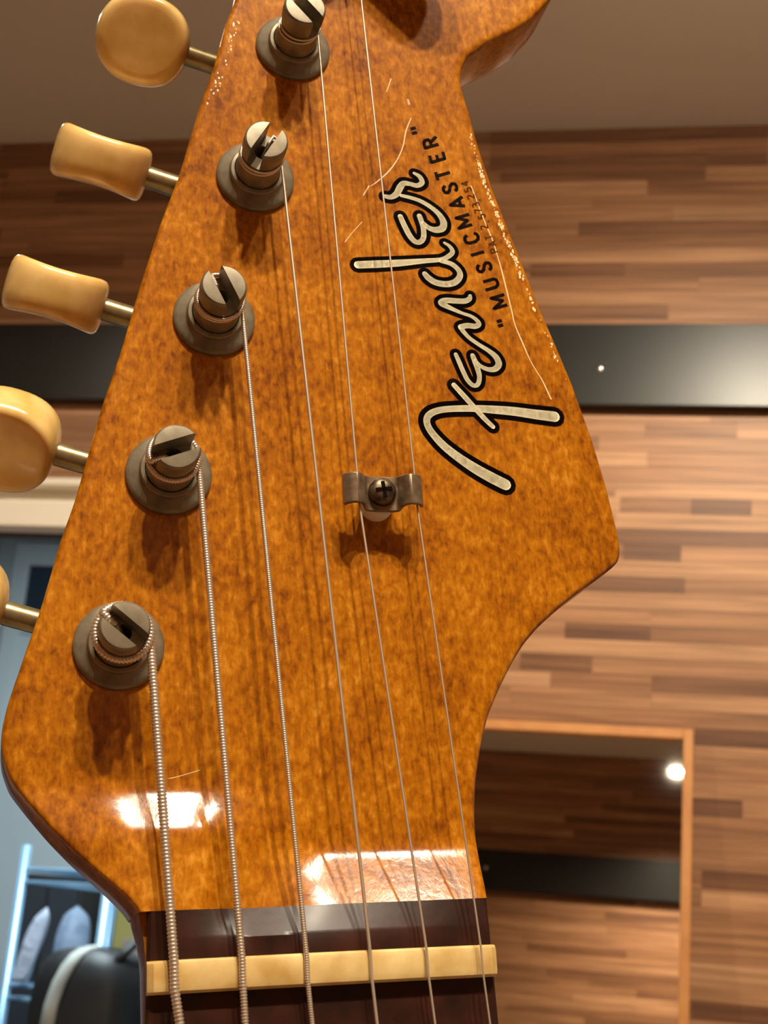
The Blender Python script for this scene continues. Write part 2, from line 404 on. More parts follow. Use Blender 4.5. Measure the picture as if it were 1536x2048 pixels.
pe=empty('panel_light',(bp_[0],bp_[1],2.68)); tag(pe,'cool white ceiling light in the room beyond the doorway','lamp')
q=MB(); q.box((-.32,-.62,-.05),(.32,.62,0)); q.build('housing',M_WHITEMETAL,pe)
q=MB(); q.box((-.29,-.59,-.056),(.29,.59,-.0501)); dl=q.build('diffuser',emis('cool_diffuser',(.74,.91,1.0),BACK_PANEL['e']),pe)

# ------------------------------------------------------------------ leaning mirror
AL=math.radians(5.6)
tr_=on_y(1387,1461,1.885); ZT=tr_[2]; XRM=tr_[0]; WM=.43; HM=ZT/math.cos(AL)
me_=empty('floor_mirror',(XRM-WM/2,1.885-ZT*math.tan(AL),0)); me_.rotation_euler=(-AL,0,0)
tag(me_,'tall leaning mirror in a thin orange pine frame, reflecting wood strips and a lamp','mirror')
FW=.0125
def fbox(name,a,b,mat,bev=.0012): return box_obj(name,a,b,mat,me_,bev)
fbox('frame_side',(WM/2-FW,-.004,0),(WM/2,.014,HM),M_FRAMEWOOD); fbox('frame_side',(-WM/2,-.004,0),(-WM/2+FW,.014,HM),M_FRAMEWOOD)
fbox('frame_top',(-WM/2+FW,-.004,HM-FW),(WM/2-FW,.014,HM),M_FRAMEWOOD); fbox('frame_bottom',(-WM/2+FW,-.004,0),(WM/2-FW,.014,FW),M_FRAMEWOOD)
fbox('mirror_glass',(-WM/2+FW,.004,FW),(WM/2-FW,.010,HM-FW),M_MIRROR,0)

# ------------------------------------------------------------------ things in the back room
def at_depth(u,v,y): return on_y(u,v,y)
# chrome wire rack
p1=at_depth(38,1800,3.45); p2=at_depth(207,1850,3.30)
top=at_depth(48,1690,3.45)[2]
dx=np.array([p2[0]-p1[0],p2[1]-p1[1]]); Lr=np.linalg.norm(dx); ang=math.atan2(dx[1],dx[0])
rk=empty('wire_rack',(p1[0],p1[1],0)); rk.rotation_euler=(0,0,ang); tag(rk,'chrome wire shelving rack beyond the doorway','rack')
DEP=.30
for (x,y) in ((0,0),(Lr,0),(0,DEP),(Lr,DEP)):
    q=MB(); q.tube([(x,y,0),(x,y,top)],.0125,14); q.build('post',M_RACK,rk,True)
zs1=at_depth(50,1738,3.45)[2]
for zz in (zs1,zs1-.27,zs1-.62,.25):
    sh=empty('shelf',(0,0,zz),parent=rk)
    q=MB()
    for dz in (0,-.03):
        q.tube([(0,0,dz),(Lr,0,dz),(Lr,DEP,dz),(0,DEP,dz),(0,0,dz)],.004,6)
    q.build('shelf_rim',M_RACK,sh)
    n=15
    for i in range(1,n): 
        w_=MB(); yy=DEP*i/n; w_.tube([(0,yy,.003),(Lr,yy,.003)],0.0032,6); w_.build('wire',M_RACK,sh)
# bags and boxes on the rack
def lump(name,c,size,mat,seed,label,cat,lean=(0,0,0)):
    rnd=np.random.RandomState(seed); q=MB(); rings=[]; n=22; m=16
    ph=rnd.uniform(0,6.28,6); am=rnd.uniform(.04,.12,6)
    for i in range(m+1):
        t=i/m; r=(1-abs(2*t-.75)**2.6*.35) if t<.9 else (1-t)*6
        r=max(.02,min(1,r)); ring=[]
        for k in range(n):
            a=2*math.pi*k/n; f_=1+am[0]*math.sin(3*a+ph[0]+4*t)+am[1]*math.sin(5*a+ph[1]-3*t)+am[2]*math.sin(2*a+ph[2]+7*t)
            ring.append((size[0]/2*r*f_*math.cos(a)+lean[0]*t,size[1]/2*r*f_*math.sin(a)+lean[1]*t,size[2]*t))
        rings.append(ring)
    q.loft(rings); o=q.build(name,mat,None,True); o.location=c; tag(o,label,cat); return o
zsh=zs1-.27+.0085
b1=at_depth(152,1880,3.47); lump('plastic_bag',(b1[0]+.0,b1[1]-.02,zsh),(.085,.075,.185),M_BAGB,3,'rounded pale blue plastic bag standing upright on the wire rack','bag')
b2=at_depth(66,1900,3.40); lump('plastic_bag',(b2[0]-.025,b2[1]-.0,zsh),(.045,.04,.175),M_BAGW,5,'narrow white plastic bag leaning at the end of the wire rack','bag',(.045,0,0))
def in_rack(x,y): return (p1[0]+math.cos(ang)*x-math.sin(ang)*y, p1[1]+math.sin(ang)*x+math.cos(ang)*y)
ka=on_y(40,1745,3.84); kb=on_y(212,1760,3.84); kb[0]=min(kb[0],on_y(272,1875,4.05)[0]-.10)
cup=empty('tall_cupboard',(ka[0],4.0,0)); tag(cup,'tall dark cupboard standing behind the wire rack beyond the doorway','cupboard')
cw=kb[0]-ka[0]
q=MB(); q.box((0,-.15,.05),(cw,.16,ka[2])); q.build('body',M_DARKBOX,cup)
q=MB(); q.box((0,-.14,0),(cw,.15,.05)); q.build('plinth',M_DARKBOX,cup)
for i in (0,1):
    q=MB(); q.box((cw*i/2+.004,-.163,.07),(cw*(i+1)/2-.004,-.151,ka[2]-.02)); dd=q.build('door',M_DARKBOX,cup)
    q=MB(); q.tube([(cw/2+(-.02 if i==0 else .02),-.172,1.0),(cw/2+(-.02 if i==0 else .02),-.172,1.1)],.004,8); q.build('handle',M_CHROME,dd)
bx_,by_=in_rack(Lr*.62,DEP*.5)
o=box_obj('storage_box',(-Lr*.22,-.08,0),(Lr*.22,.08,.06),simple('grey_blue_box',(.32,.40,.45),.6),None,.006); o.location=(bx_,by_,zs1+.0085); o.rotation_euler=(0,0,ang); tag(o,'flat grey-blue storage box lying on top of the wire rack','box')
# black case with pale strap on a cabinet
cc=at_depth(192,1960,2.85); ctop=at_depth(170,1893,2.85)[2]
cab=empty('cabinet',(cc[0],cc[1]+.04,0)); tag(cab,'dark cabinet under the black case beyond the doorway','cabinet')
CH=ctop-.24
q=MB(); q.box((-.16,-.13,0),(.2,.15,CH-.02)); q.build('body',M_DARKBOX,cab); q=MB(); q.box((-.17,-.14,CH-.02),(.21,.16,CH)); q.build('top_board',M_DARKBOX,cab)
q=MB(); q.box((-.155,-.137,.05),(.195,-.131,CH-.04)); q.build('door',simple('cabinet_door',(.05,.045,.04),.5),cab)
case=empty('padded_case',(cc[0],cc[1],CH)); case.rotation_euler=(0,0,math.radians(-8)); tag(case,'black rounded padded case with a pale strap, beyond the doorway','case')
def superring(z,a,b_,n=40,p=3.2,cx=0):
    out=[]
    for k in range(n):
        t=2*math.pi*k/n; c,s=math.cos(t),math.sin(t)
        out.append((cx+a*math.copysign(abs(c)**(2/p),c),b_*math.copysign(abs(s)**(2/p),s),z))
    return out
HC=.24; A_,B_=.112,.10
prof=[(0,.90),(.01,.97),(.03,1),(HC*.55,1),(HC*.72,.97),(HC*.85,.88),(HC*.94,.70),(HC*.985,.45),(HC,.2)]
q=MB(); q.loft([superring(z,A_*s,B_*(.3+.7*s)) for z,s in prof]); q.build('shell',M_BLACKCASE,case,True)
# strap: runs up the front, over the top
pts=[]
for z,s in prof[2:]: pts.append((-.040+.045*(z/HC)**3, -(B_*(.3+.7*s))-.004 , z))
path=pts+[(0.012,-.03,HC+.004),(.03,.03,HC+.002)]
q=MB(); rings=[]
for (x,y,z) in path: rings.append([(x-.014,y,z),(x+.014,y,z),(x+.014,y+.004,z-.001),(x-.014,y+.004,z-.001)])
q.loft(rings); q.build('strap',M_STRAP,case,True)
hb=MB(); hb.tube([(.07,-.06,HC*.9),(.085,-.02,HC+.012),(.09,.03,HC+.012),(.085,.06,HC*.92)],.008,8); hb.build('handle',M_BLACKCASE,case,True)
b5=at_depth(272,1875,4.05); o=box_obj('folder',(-.06,-.02,0),(.03,.02,.30),M_YELLOW,None,.003); o.location=(b5[0],4.05,at_depth(272,1915,4.05)[2]-.02); 
tag(o,'mustard yellow folder standing behind the black case','folder'); fz=o.location.z
tb_=empty('side_table',(b5[0]+.18,4.0,0)); tag(tb_,'small table by the far wall holding a folder and a beige box','table')
q=MB(); q.box((-.25,-.16,fz-.03),(.3,.16,fz-.001)); q.build('table_top',M_DARKBOX,tb_)
for lx in (-.22,.27):
    for ly in (-.13,.13):
        q=MB(); q.box((lx-.02,ly-.02,0),(lx+.02,ly+.02,fz-.03)); q.build('leg',M_DARKBOX,tb_)
b6=at_depth(262,1950,3.93); o=box_obj('card_box',(-.02,-.05,0),(.14,.05,.07),M_BEIGE,None,.003); o.location=(b6[0],3.93,fz); tag(o,'small beige card box on the table by the black case','box')

# ================================================================== the guitar
Q_RX,Q_RY=-0.34834682,-0.26606306
P0=np.array([-34.33089469,17.46751115,187.10432523])
def _fr(rx,ry):
    cx,sx,cy,sy=math.cos(rx),math.sin(rx),math.cos(ry),math.sin(ry)
    return np.array([[cy,0,sy],[0,1,0],[-sy,0,cy]])@np.array([[1,0,0],[0,cx,-sx],[0,sx,cx]])
MG=_fr(Q_RX,Q_RY)
X0,Y0,N0=MG[:,0],-MG[:,1],MG[:,2]
ra=math.radians(-1.7566)
GX=math.cos(ra)*X0+math.sin(ra)*Y0; GY=-math.sin(ra)*X0+math.cos(ra)*Y0; GZ=-N0
def pix(u,v,z=0.0):
    """photo pixel -> mm in the guitar's frame, on the plane z mm above the headstock face"""
    d=np.array([(u-768)/F_PX,(v-1024)/F_PX,1.0]); P=d*((P0@N0-z)/(d@N0))-P0
    return np.array([P@GX,P@GY,z])
CV=np.diag([1.,-1.,-1.]); W=CAM_R@CV
gm=np.eye(4); gm[:3,0]=W@GX; gm[:3,1]=W@GY; gm[:3,2]=W@GZ; gm[:3,3]=CAM_LOC+W@P0/1000
MM=0.001
guitar=empty('electric_guitar',mw=Matrix(gm.tolist()))
tag(guitar,'vintage electric guitar with amber lacquered headstock, six strings and ivory tuner buttons','guitar')
def gbuild(q,name,mat,parent=guitar,smooth=False,mw=None):
    q.v=[(a*MM,b_*MM,c*MM) for a,b_,c in q.v]
    return q.build(name,mat,parent,smooth,mw)

T=13.2
Z_FB=5.0
yC=pix(600,1868,Z_FB)[1]
_yg=np.arange(-12.0,-46.0,-.05)
def _win(y,ya,yb,soft): 
    return 1/(1+np.exp((y-ya)/soft))*1/(1+np.exp((yb-y)/soft))
_yl0,_yl1=pix(310,1572,1)[1],pix(310,1668,2)[1]; _yr0=pix(790,1688,1)[1]
_sl=np.tan(np.radians(24*_win(_yg,_yl0,_yl1,.45)+7.5*_win(_yg,_yl1,-60,.6)))
_sr=np.tan(np.radians(25.5*_win(_yg,_yr0,-60,.55)))
_zl=np.cumsum(_sl)*.05; _zr=np.cumsum(_sr)*.05; _zl-=_zl[0]; _zr-=_zr[0]
def ramp(x,y):
    """height of the carved step between headstock face and fingerboard"""
    t=np.clip((x-13.0)/14.0,0,1); t=t*t*(3-2*t)
    amp=.62+.38*np.exp(-((x-5.5)/7.5)**4)
    return np.interp(-y,-_yg,_zl)*(1-t)*amp+np.interp(-y,-_yg,_zr)*t
yA=-12.0
def pix_s(u,v):
    z=0.0
    for _ in range(12):
        p=pix(u,v,z); z=float(ramp(p[0],p[1]))
    return pix(u,v,z)
LEFT=[(560,-262),(520,-215),(500,-150),(483,-60),(470,0),(452,45),(430,125),(400,210),(360,345),(320,448),(280,572),(243,697),(205,808),(170,930),(150,1000),(120,1083),(85,1205),(40,1335),(17,1402),(6,1445),(1,1480),(4,1515),(20,1560),(55,1604),(100,1655),(150,1705),(210,1756),(256,1796),(281,1826)]
RIGHT=[(640,-290),(800,-300),(980,-262),(1090,-190),(1135,-110),(1128,-50),(1110,-16),(1095,4),(1062,38),(1026,62),(978,82),(935,113),(924,136),(921,157),(926,180),(938,218),(958,290),(990,385),(1037,502),(1080,612),(1112,685),(1145,763),(1189,886),(1215,973),(1238,1066),(1243,1100),(1240,1122),(1226,1135),(1193,1160),(1148,1192),(1111,1223),(1078,1253),(1050,1286),(1026.6,1324),(1001,1375),(980,1425),(966,1477),(959,1518),(953,1563),(951,1614),(952,1655),(957,1694),(964,1733),(972,1770),(976,1793)]
LP=np.array([pix_s(*p) for p in LEFT]); RP=np.array([pix_s(*p) for p in RIGHT])
y_top=min(LP[0,1],RP[0,1]); 
yS=0.5*(LP[-1,1]+RP[-1,1])            # seam maple / rosewood
def edge(P,ys,sig):
    o=np.argsort(P[:,1]); yy=P[o,1]; xx=P[o,0]
    # dense monotone cubic-ish: linear then small gaussian smoothing
    h=.1; g=np.arange(ys.min()-4,ys.max()+4,h); lin=np.interp(g,yy,xx)
    k=np.arange(-int(3*sig/h),int(3*sig/h)+1)*h; kern=np.exp(-.5*(k/sig)**2); kern/=kern.sum()
    pad=len(k)//2; sm=np.convolve(np.pad(lin,pad,mode='edge'),kern,mode='valid')
    return np.interp(ys,g,sm)
ys=np.concatenate([np.arange(y_top,yA,-.35),np.arange(yA,yS,-.22),[yS]])
xl=edge(LP,ys,.55); xr=edge(RP,ys,.45)
dl=np.gradient(xl,ys); dr=np.gradient(xr,ys)
ZB=-T
def ring(i):
    y=ys[i]; a,b_=xl[i],xr[i]; zf=lambda x: float(ramp(x,y))
    wdt=b_-a; ka=min(math.sqrt(1+dl[i]**2),3.0); kb=min(math.sqrt(1+dr[i]**2),3.0)
    r=0.75; rb=2.4; fa=min(1,wdt/(2.2*(rb*max(ka,kb))))
    pts=[]
    # top from left to right
    N=44
    x0=a+r*ka*fa; x1=b_-r*kb*fa
    for t in np.linspace(0,1,N): pts.append((x0+(x1-x0)*t,y,zf(x0+(x1-x0)*t)))
    z=zf(x1)
    for an in (25,50,75): c=math.radians(an); pts.append((b_-r*kb*fa*(1-math.sin(c)),y,z-r*(1-math.cos(c))))
    pts.append((b_,y,z-r)); pts.append((b_,y,(z+ZB)/2)); pts.append((b_,y,ZB+rb))
    for an in (30,60): c=math.radians(an); pts.append((b_-rb*kb*fa*(1-math.cos(c)),y,ZB+rb*(1-math.sin(c))))
    pts.append((b_-rb*kb*fa,y,ZB)); 
    for t in (.33,.66): pts.append((b_-rb*kb*fa+(a+rb*ka*fa-b_+rb*kb*fa)*t,y,ZB))
    pts.append((a+rb*ka*fa,y,ZB))
    for an in (60,30): c=math.radians(an); pts.append((a+rb*ka*fa*(1-math.cos(c)),y,ZB+rb*(1-math.sin(c))))
    z=zf(x0)
    pts.append((a,y,ZB+rb)); pts.append((a,y,(z+ZB)/2)); pts.append((a,y,z-r))
    for an in (75,50,25): c=math.radians(an); pts.append((a+r*ka*fa*(1-math.sin(c)),y,z-r*(1-math.cos(c))))
    return pts
q=MB(); q.loft([ring(i) for i in range(len(ys))])
head=autosmooth(gbuild(q,'headstock',M_MAPLE),.6); head['label']='amber figured maple headstock with glossy lacquer'

# neck and fingerboard
yN0=pix(640,1906,Z_FB)[1]; yN1=pix(640,1972,Z_FB)[1]; yE=yN1-150
zS=min(float(ramp(x,yS)) for x in np.linspace(0,46,24))-.6
lx0=pix(297,1880,Z_FB)[0]; rx0=pix(986,1849,Z_FB)[0]
lx1=pix(292,2046,Z_FB)[0]; rx1=pix(1005,2046,Z_FB)[0]; ym=pix(640,2046,Z_FB)[1]; yf=pix(640,1866,Z_FB)[1]
def nx(y):
    t=(y-yf)/(ym-yf); 
    return lx0+(lx1-lx0)*t, rx0+(rx1-rx0)*t
def neck_ring(y,ztop,dep,p):
    a,b_=nx(y); k=max(0.0,min(1.0,1-(yS-y)/6.5))**2
    a+=(xl[-1]+.02-a)*k; b_+=(xr[-1]-.02-b_)*k
    c=(a+b_)/2; h=(b_-a)/2; out=[]
    for t in np.linspace(0,1,8): out.append((a+(b_-a)*t,y,ztop))
    for an in np.linspace(0,180,33):
        k=math.radians(an); out.append((c+h*math.copysign(abs(math.cos(k))**p,math.cos(k)),y,ztop-.8-dep*math.sin(k)**(1.1*p)))
    return out
q=MB(); q.loft([neck_ring(y,zS-.02,d,p) for y,d,p in ((yS+.6,T+zS-.85,.12),(yS-1,T+zS-.85,.13),(yS-2,T+zS-.85,.15),(yS-3.5,T+zS-.85,.20),(yS-5,T+zS-.8,.26),(yS-6.5,T+zS-.8,.34),(yS-14,T+zS-.3,.6),(yS-26,T+zS,.8),(yS-60,T+zS,.8),(yE,T+zS+1,.8))])
autosmooth(gbuild(q,'neck',M_MAPLE),.6)
RAD=184.0
def crown(x,y):
    a,b_=nx(y); c=(a+b_)/2; return -((x-c)**2)/(2*RAD)
def board_ring(y,zt,curve=1.0):
    a,b_=nx(y); out=[]
    xs=np.linspace(a+.35,b_-.35,17)
    for x in xs: out.append((x,y,zt+curve*crown(x,y)))
    out += [(b_,y,zt-.4+curve*crown(b_,y)),(b_,y,zS-.01),(a,y,zS-.01),(a,y,zt-.4+curve*crown(a,y))]
    return out
def end_ring(y):
    t=(yS-y)/(yS-yC); a,b_=nx(y); out=[]
    zz=lambda x: (float(ramp(x,yS))+.02)*(1-t)+(Z_FB+crown(x,y))*t
    for x in np.linspace(a+.35,b_-.35,25): out.append((x,y,zz(x)))
    out += [(b_,y,zz(b_)-.35),(b_,y,zS-.01),(a,y,zS-.01),(a,y,zz(a)-.35)]
    return out
def flat_ring(y):
    a,b_=nx(y); out=[]
    for x in np.linspace(a+.35,b_-.35,25): out.append((x,y,Z_FB+crown(x,y)))
    out += [(b_,y,Z_FB-.4+crown(b_,y)),(b_,y,zS-.01),(a,y,zS-.01),(a,y,Z_FB-.4+crown(a,y))]
    return out
rings=[end_ring(y) for y in np.linspace(yS,yC,9)]+[flat_ring(yN0+.02)]
q=MB(); q.loft(rings); fb=autosmooth(gbuild(q,'fingerboard_end',M_ROSE),.5); fb['label']='dark rosewood fingerboard end behind the nut'
q=MB(); q.loft([board_ring(y,Z_FB) for y in (yN0,yN0-.5,yN1,yE)]) ; fb=autosmooth(gbuild(q,'fingerboard',M_ROSE),.5)
for yy in (yN1-34.5,yN1-67,yN1-97.5,yN1-126.5):
    a,b_=nx(yy); q=MB(); q.tube([(x,yy,Z_FB+.25+crown(x,yy)) for x in np.linspace(a+.2,b_-.2,15)],.95,8); gbuild(q,'fret',M_FRET,guitar,True)

# string layout (pixels): nut crossing, frame bottom, post side / tree
Z_ST=7.0
NUTPX=[(349,1955),(485,1945),(614,1935),(742,1930),(855,1924),(964,1920)]
BOTPX=[(360,2048),(491,2048),(625,2048),(755,2048),(871,2048),(981,2048)]
SRAD=[.60,.47,.34,.22,.17,.14]
# nut: cream block with crowned top and slots
def nut():
    q=MB(); a,b_=nx((yN0+yN1)/2); a-=.05; b_+=.05
    sl=[pix(*p,Z_ST)[0] for p in NUTPX]
    xs=[]; 
    base=list(np.linspace(a,b_,60))
    for s,r in zip(sl,SRAD): base += [s-r*1.35,s-r*1.2,s-r*.7,s,s+r*.7,s+r*1.2,s+r*1.35]
    xs=sorted(set(round(x,4) for x in base))
    def ztop(x):
        e=min(x-a,b_-x); zz=Z_FB+1.75+crown(x,yN0)-(.55*max(0,1-e/.7)**2)
        for s,r in zip(sl,SRAD):
            dd=abs(x-s)/(r*1.3)
            if dd<1: zz=min(zz,Z_ST-r-.05+ (0 if dd<.92 else 1.2))
        return zz
    rings=[]
    for x in xs:
        z=ztop(x); f_=.45
        rings.append([(x,yN0,Z_FB-1.5),(x,yN0,z-f_),(x,yN0-.3,z-.12),(x,yN0-.8,z),(x,yN1+.9,z-.05),(x,yN1+.3,z-.2),(x,yN1,z-.55),(x,yN1,Z_FB-1.5)])
    q.loft(rings); o=autosmooth(gbuild(q,'nut',M_BONE),.5); o['label']='yellowed bone nut with six string slots'
nut()

# tuning machines
DP=pix(585,99)-pix(237,1293); DP=DP[:2]/np.linalg.norm(DP[:2]); PERP=np.array([-DP[1],DP[0]])
POSTS=[np.array([0.,0.])+DP*25.0*i for i in range(6)]
POSTS=[pix(237,1293)[:2]+DP*25.0*i for i in range(6)]
SLOT=[(360,300),(500,-150),(200,390),(-240,330),(150,160),(300,120)]     # slot direction in the picture
SLOTZ=6.7; PTOP=10.2; SW=1.05
def slot_angle(i):
    p=pix(*( [(248,1261),(354,900),(443,569),(525,278),(607,8),(690,-240)][i]),PTOP); u,v=[(248,1261),(354,900),(443,569),(525,278),(607,8),(690,-240)][i]
    d=SLOT[i]; n=math.hypot(*d); r=pix(u+d[0]/n*10,v+d[1]/n*10,PTOP)-p; return math.atan2(r[1],r[0])
BT=[-62,50,-74,-82,4,10]               # how far each button is turned about its shaft
BT=[-30,-54,64,59,-36,-20]
def tuner(i):
    c=POSTS[i]; e=empty('tuning_machine',(c[0]*MM,c[1]*MM,0),parent=guitar)
    def gb(q,name,mat,smooth=True,mw=None):
        q.v=[(a*MM,b_*MM,z*MM) for a,b_,z in q.v]; return q.build(name,mat,e,smooth,mw)
    q=MB(); q.lathe([(5.85,-.05),(5.85,.45),(5.7,.7),(5.3,.95),(4.35,1.35),(4.1,1.5),(4.05,2.0),(3.9,2.2),(3.5,2.3),(3.4,2.25),(3.38,1.2)],56)
    autosmooth(gb(q,'bushing',M_NICKEL),.55)
    sa=slot_angle(i)
    q=MB()
    q.lathe([(3.3,1.0),(3.28,2.4),(3.2,3.6),(2.95,4.6),(2.78,5.4),(2.75,6.1),(2.9,6.5),(3.02,SLOTZ),(1.15,SLOTZ),(1.1,SLOTZ-.3),(1.1,2.5),(.02,2.5)],44)
    for s in (1,-1):
        rings=[]
        for z,r in ((SLOTZ-.02,3.02),(7.4,3.14),(8.6,3.2),(9.7,3.2),(9.98,3.1),(10.15,2.9),(PTOP,2.4)):
            rr=[]; th=math.asin(min(.99,SW/r)); 
            for t in np.linspace(th,math.pi-th,19): rr.append((r*math.cos(t),s*r*math.sin(t),z))
            rr = rr if s>0 else rr[::-1]
            rings.append(rr)
        q.loft(rings)
    ca,sn=math.cos(sa),math.sin(sa)
    q.v=[(x*ca-y*sn,x*sn+y*ca,z) for x,y,z in q.v]
    p=autosmooth(gb(q,'post',M_NICKEL),.6); p['label']='slotted nickel string post'
    # gear housing on the back, shaft and button
    off=4.8; zsft=-16.0; Lb=23.7
    base=DP*off
    def at(t,z): pnt=base+PERP*t; return (pnt[0],pnt[1],z)
    q=MB(); 
    hx=[(-11.5,-7),(-11.5,11),(9.5,11),(9.5,-7)]
    def hp(t,s_,z): pnt=PERP*t+DP*s_; return (pnt[0],pnt[1],z)
    q.loft([[hp(t,s_,-T-.05) for t,s_ in hx],[hp(t,s_,-T-6) for t,s_ in hx],[hp(t*.9,s_*.9+.2,-T-7.2) for t,s_ in hx]]); gb(q,'housing',M_NICKEL,False)
    q=MB(); q.tube([at(7,zsft),at(9,zsft),at(Lb-6.6,zsft),at(Lb-4,zsft)],[1.75,1.75,1.75,1.75],18); autosmooth(gb(q,'shaft',M_BRASS),.7)
    # button: rounded block with dished faces
    a_,b2=7.6,7.3
    prof=[(0,1),(.25,1),(.5,1),(.72,1),(.83,.985),(.9,.93),(.95,.82),(.982,.62),(.997,.35),(1,.12)]
    prof=prof+[(r,-z) for r,z in reversed(prof)]
    q=MB(); rings=[]
    for r,zf in prof:
        rg=[]
        for k in range(48):
            t=2*math.pi*k/48; cx,sy=math.cos(t),math.sin(t)
            x=max(r,.004)*a_*math.copysign(abs(cx)**.86,cx); y=max(r,.004)*b2*math.copysign(abs(sy)**.86,sy)
            th=3.7+.85*(x/a_)**2
            rg.append((x,y,zf*th))
        rings.append(rg)
    q.loft(rings)
    ux=Vector((PERP[0],PERP[1],0)); uy=Vector((-DP[0],-DP[1],0)); uz=ux.cross(uy)
    R=Matrix((ux,uy,uz)).transposed().to_4x4()@Matrix.Rotation(math.radians(BT[i]),4,'X')
    cpt=at(Lb,zsft)
    b_=gb(q,'button',M_BUTTON,True,Matrix.Translation((cpt[0]*MM,cpt[1]*MM,cpt[2]*MM))@R); b_['label']='aged ivory plastic tuner button'
    return e
TUNERS=[tuner(i) for i in range(6)]

# strings: tail in the slot, coils round the waist, then straight to the nut
TREE=[None]*4+[(716,975),(832,985)]
SIDEZ=[5.6,5.4,5.0,4.8,4.6,4.6]
def string(i):
    r=SRAD[i]; c=POSTS[i]; nutp=pix(*NUTPX[i],Z_ST); bot=pix(*BOTPX[i],Z_ST)
    first = nutp if TREE[i] is None else pix(*TREE[i],4.4)
    rw=2.82+r
    # tangent point on the +x side
    d=first[:2]-c; dist=np.linalg.norm(d); th=math.atan2(d[1],d[0]); te=th+math.acos(rw/dist)
    turns=1.6 if i<2 else (2.2 if i<4 else 2.6)
    zt=SLOTZ+.05; zb=SIDEZ[i]
    sa=slot_angle(i)
    pts=[]
    # start: slot centre, out of the slot end, onto the coil (clockwise seen from the front)
    n=int(turns*48)
    a0=te+turns*2*math.pi
    # snap the start to the slot direction
    k=round((a0-sa)/math.pi); a0=sa+k*math.pi; 
    span=a0-te
    s0=np.array([math.cos(a0),math.sin(a0)])
    for t in np.linspace(0,.8,8): pts.append((c[0]+s0[0]*t*rw,c[1]+s0[1]*t*rw,4.6+(SLOTZ+r+.3-4.6)*min(1,t*2.2)))
    m=int(span/(2*math.pi)*60)
    for j in range(m+1):
        t=j/m; a=a0-span*t; rr=rw+.12*math.sin(t*9)
        lead=min(1,t*6); zz=(SLOTZ+r+.3)*(1-lead)+(zt-.1)*lead; zz=zz+(zb-zz)*t
        pts.append((c[0]+math.cos(a)*rr,c[1]+math.sin(a)*rr,zz))
    if TREE[i] is not None:
        tp=pix(*TREE[i],4.4); pts.append(tuple(tp+np.array([0,1.6,.0]))); pts.append(tuple(tp+np.array([0,-1.6,.0])))
    ya=yN0+.2; yb=yN1-.1
    dn=(nutp-first); 
    pts.append(tuple(nutp+np.array([0,1.4,-.05]))); pts.append(tuple(nutp+np.array([0,-1.4,.0])))
    dirn=(bot-nutp); dirn=dirn/np.linalg.norm(dirn)
    pts.append(tuple(bot+np.array([0,0,-.2]))); end=bot+dirn*((yE-bot[1])/dirn[1]); pts.append((end[0],end[1],Z_ST-.2))
    P=np.array(pts)
    seg=np.r_[0,np.cumsum(np.linalg.norm(np.diff(P,axis=0),axis=1))]
    q=MB()
    if i<3:
        pitch=[.44,.36,.28][i]; L=seg[-1]; st=pitch/3
        cut=seg[-2]+4
        s_=np.concatenate([np.arange(0,cut,st),[L]])
        Pd=np.c_[np.interp(s_,seg,P[:,0]),np.interp(s_,seg,P[:,1]),np.interp(s_,seg,P[:,2])]
        k=np.arange(len(s_))%3; rad=np.where(k==0,r*.80,r)
        q.tube(Pd.tolist(),rad.tolist(),9)
        o=gbuild(q,'string',M_WOUND,guitar,True)
    else:
        q.tube(P.tolist(),r,10); o=gbuild(q,'string',M_STRING,guitar,True)
    o['label']=['thickest wound string','wound fifth string','wound fourth string','plain third string','plain second string running under the string tree','thinnest plain string running under the string tree'][i]
for i in range(6): string(i)

# string tree
tc=pix(764,984,3.9)
tree=empty('string_tree',(tc[0]*MM,tc[1]*MM,0),parent=guitar); tree['label']='butterfly string guide held by one screw'
def gbt(q,name,mat,smooth=True):
    q.v=[(a*MM,b_*MM,z*MM) for a,b_,z in q.v]; return q.build(name,mat,tree,smooth)
prof=[(-5.75,4.35),(-5.3,5.1),(-4.6,5.6),(-3.7,5.7),(-3.0,5.3),(-2.5,4.5),(-2.15,3.9),(-1.6,3.7)]
prof=prof+[(-x,z) for x,z in reversed(prof)]
def half(x): return 2.25 if abs(x)>2.4 else 2.4
th=.55; q=MB(); rings=[]
P2=[np.array(p) for p in prof]; nr=[]
for k in range(len(P2)):
    t=P2[min(k+1,len(P2)-1)]-P2[max(k-1,0)]; t/=np.linalg.norm(t); nr.append(np.array([-t[1],t[0]]))
for k,p in enumerate(P2):
    hi=p; lo_=p-nr[k]*th; hy=half(p[0]); sh=-.35 if abs(p[0])<2.4 else 0
    rings.append([(hi[0],-hy+sh,hi[1]),(hi[0],hy+sh*0,hi[1]),(lo_[0],hy+sh*0,lo_[1]),(lo_[0],-hy+sh,lo_[1])])
q.loft(rings); o=gbt(q,'guide_plate',M_TREE,False); autosmooth(o,.6); md=o.modifiers.new('bevel','BEVEL'); md.width=.00018; md.segments=2; md.limit_method='ANGLE'
q=MB(); q.lathe([(2.5,-.02),(2.5,3.1)],36,c=(0,-.45,0),cap1=True); gbt(q,'spacer',M_NYLON)
q=MB(); q.lathe([(2.0,3.6),(2.0,4.0),(1.9,4.45),(1.6,4.8),(1.0,5.05),(.01,5.12)],36); o=gbt(q,'screw',M_DARKSCREW)
q=MB()
for a in (0.12,0.12+math.pi/2):
    c_,s_=math.cos(a),math.sin(a); pp=[(-1.15,-.26),(1.15,-.26),(1.15,.26),(-1.15,.26)]
    q.loft([[(x*c_-y*s_,x*s_+y*c_,4.82) for x,y in pp],[(x*c_-y*s_,x*s_+y*c_,5.16) for x,y in pp]])
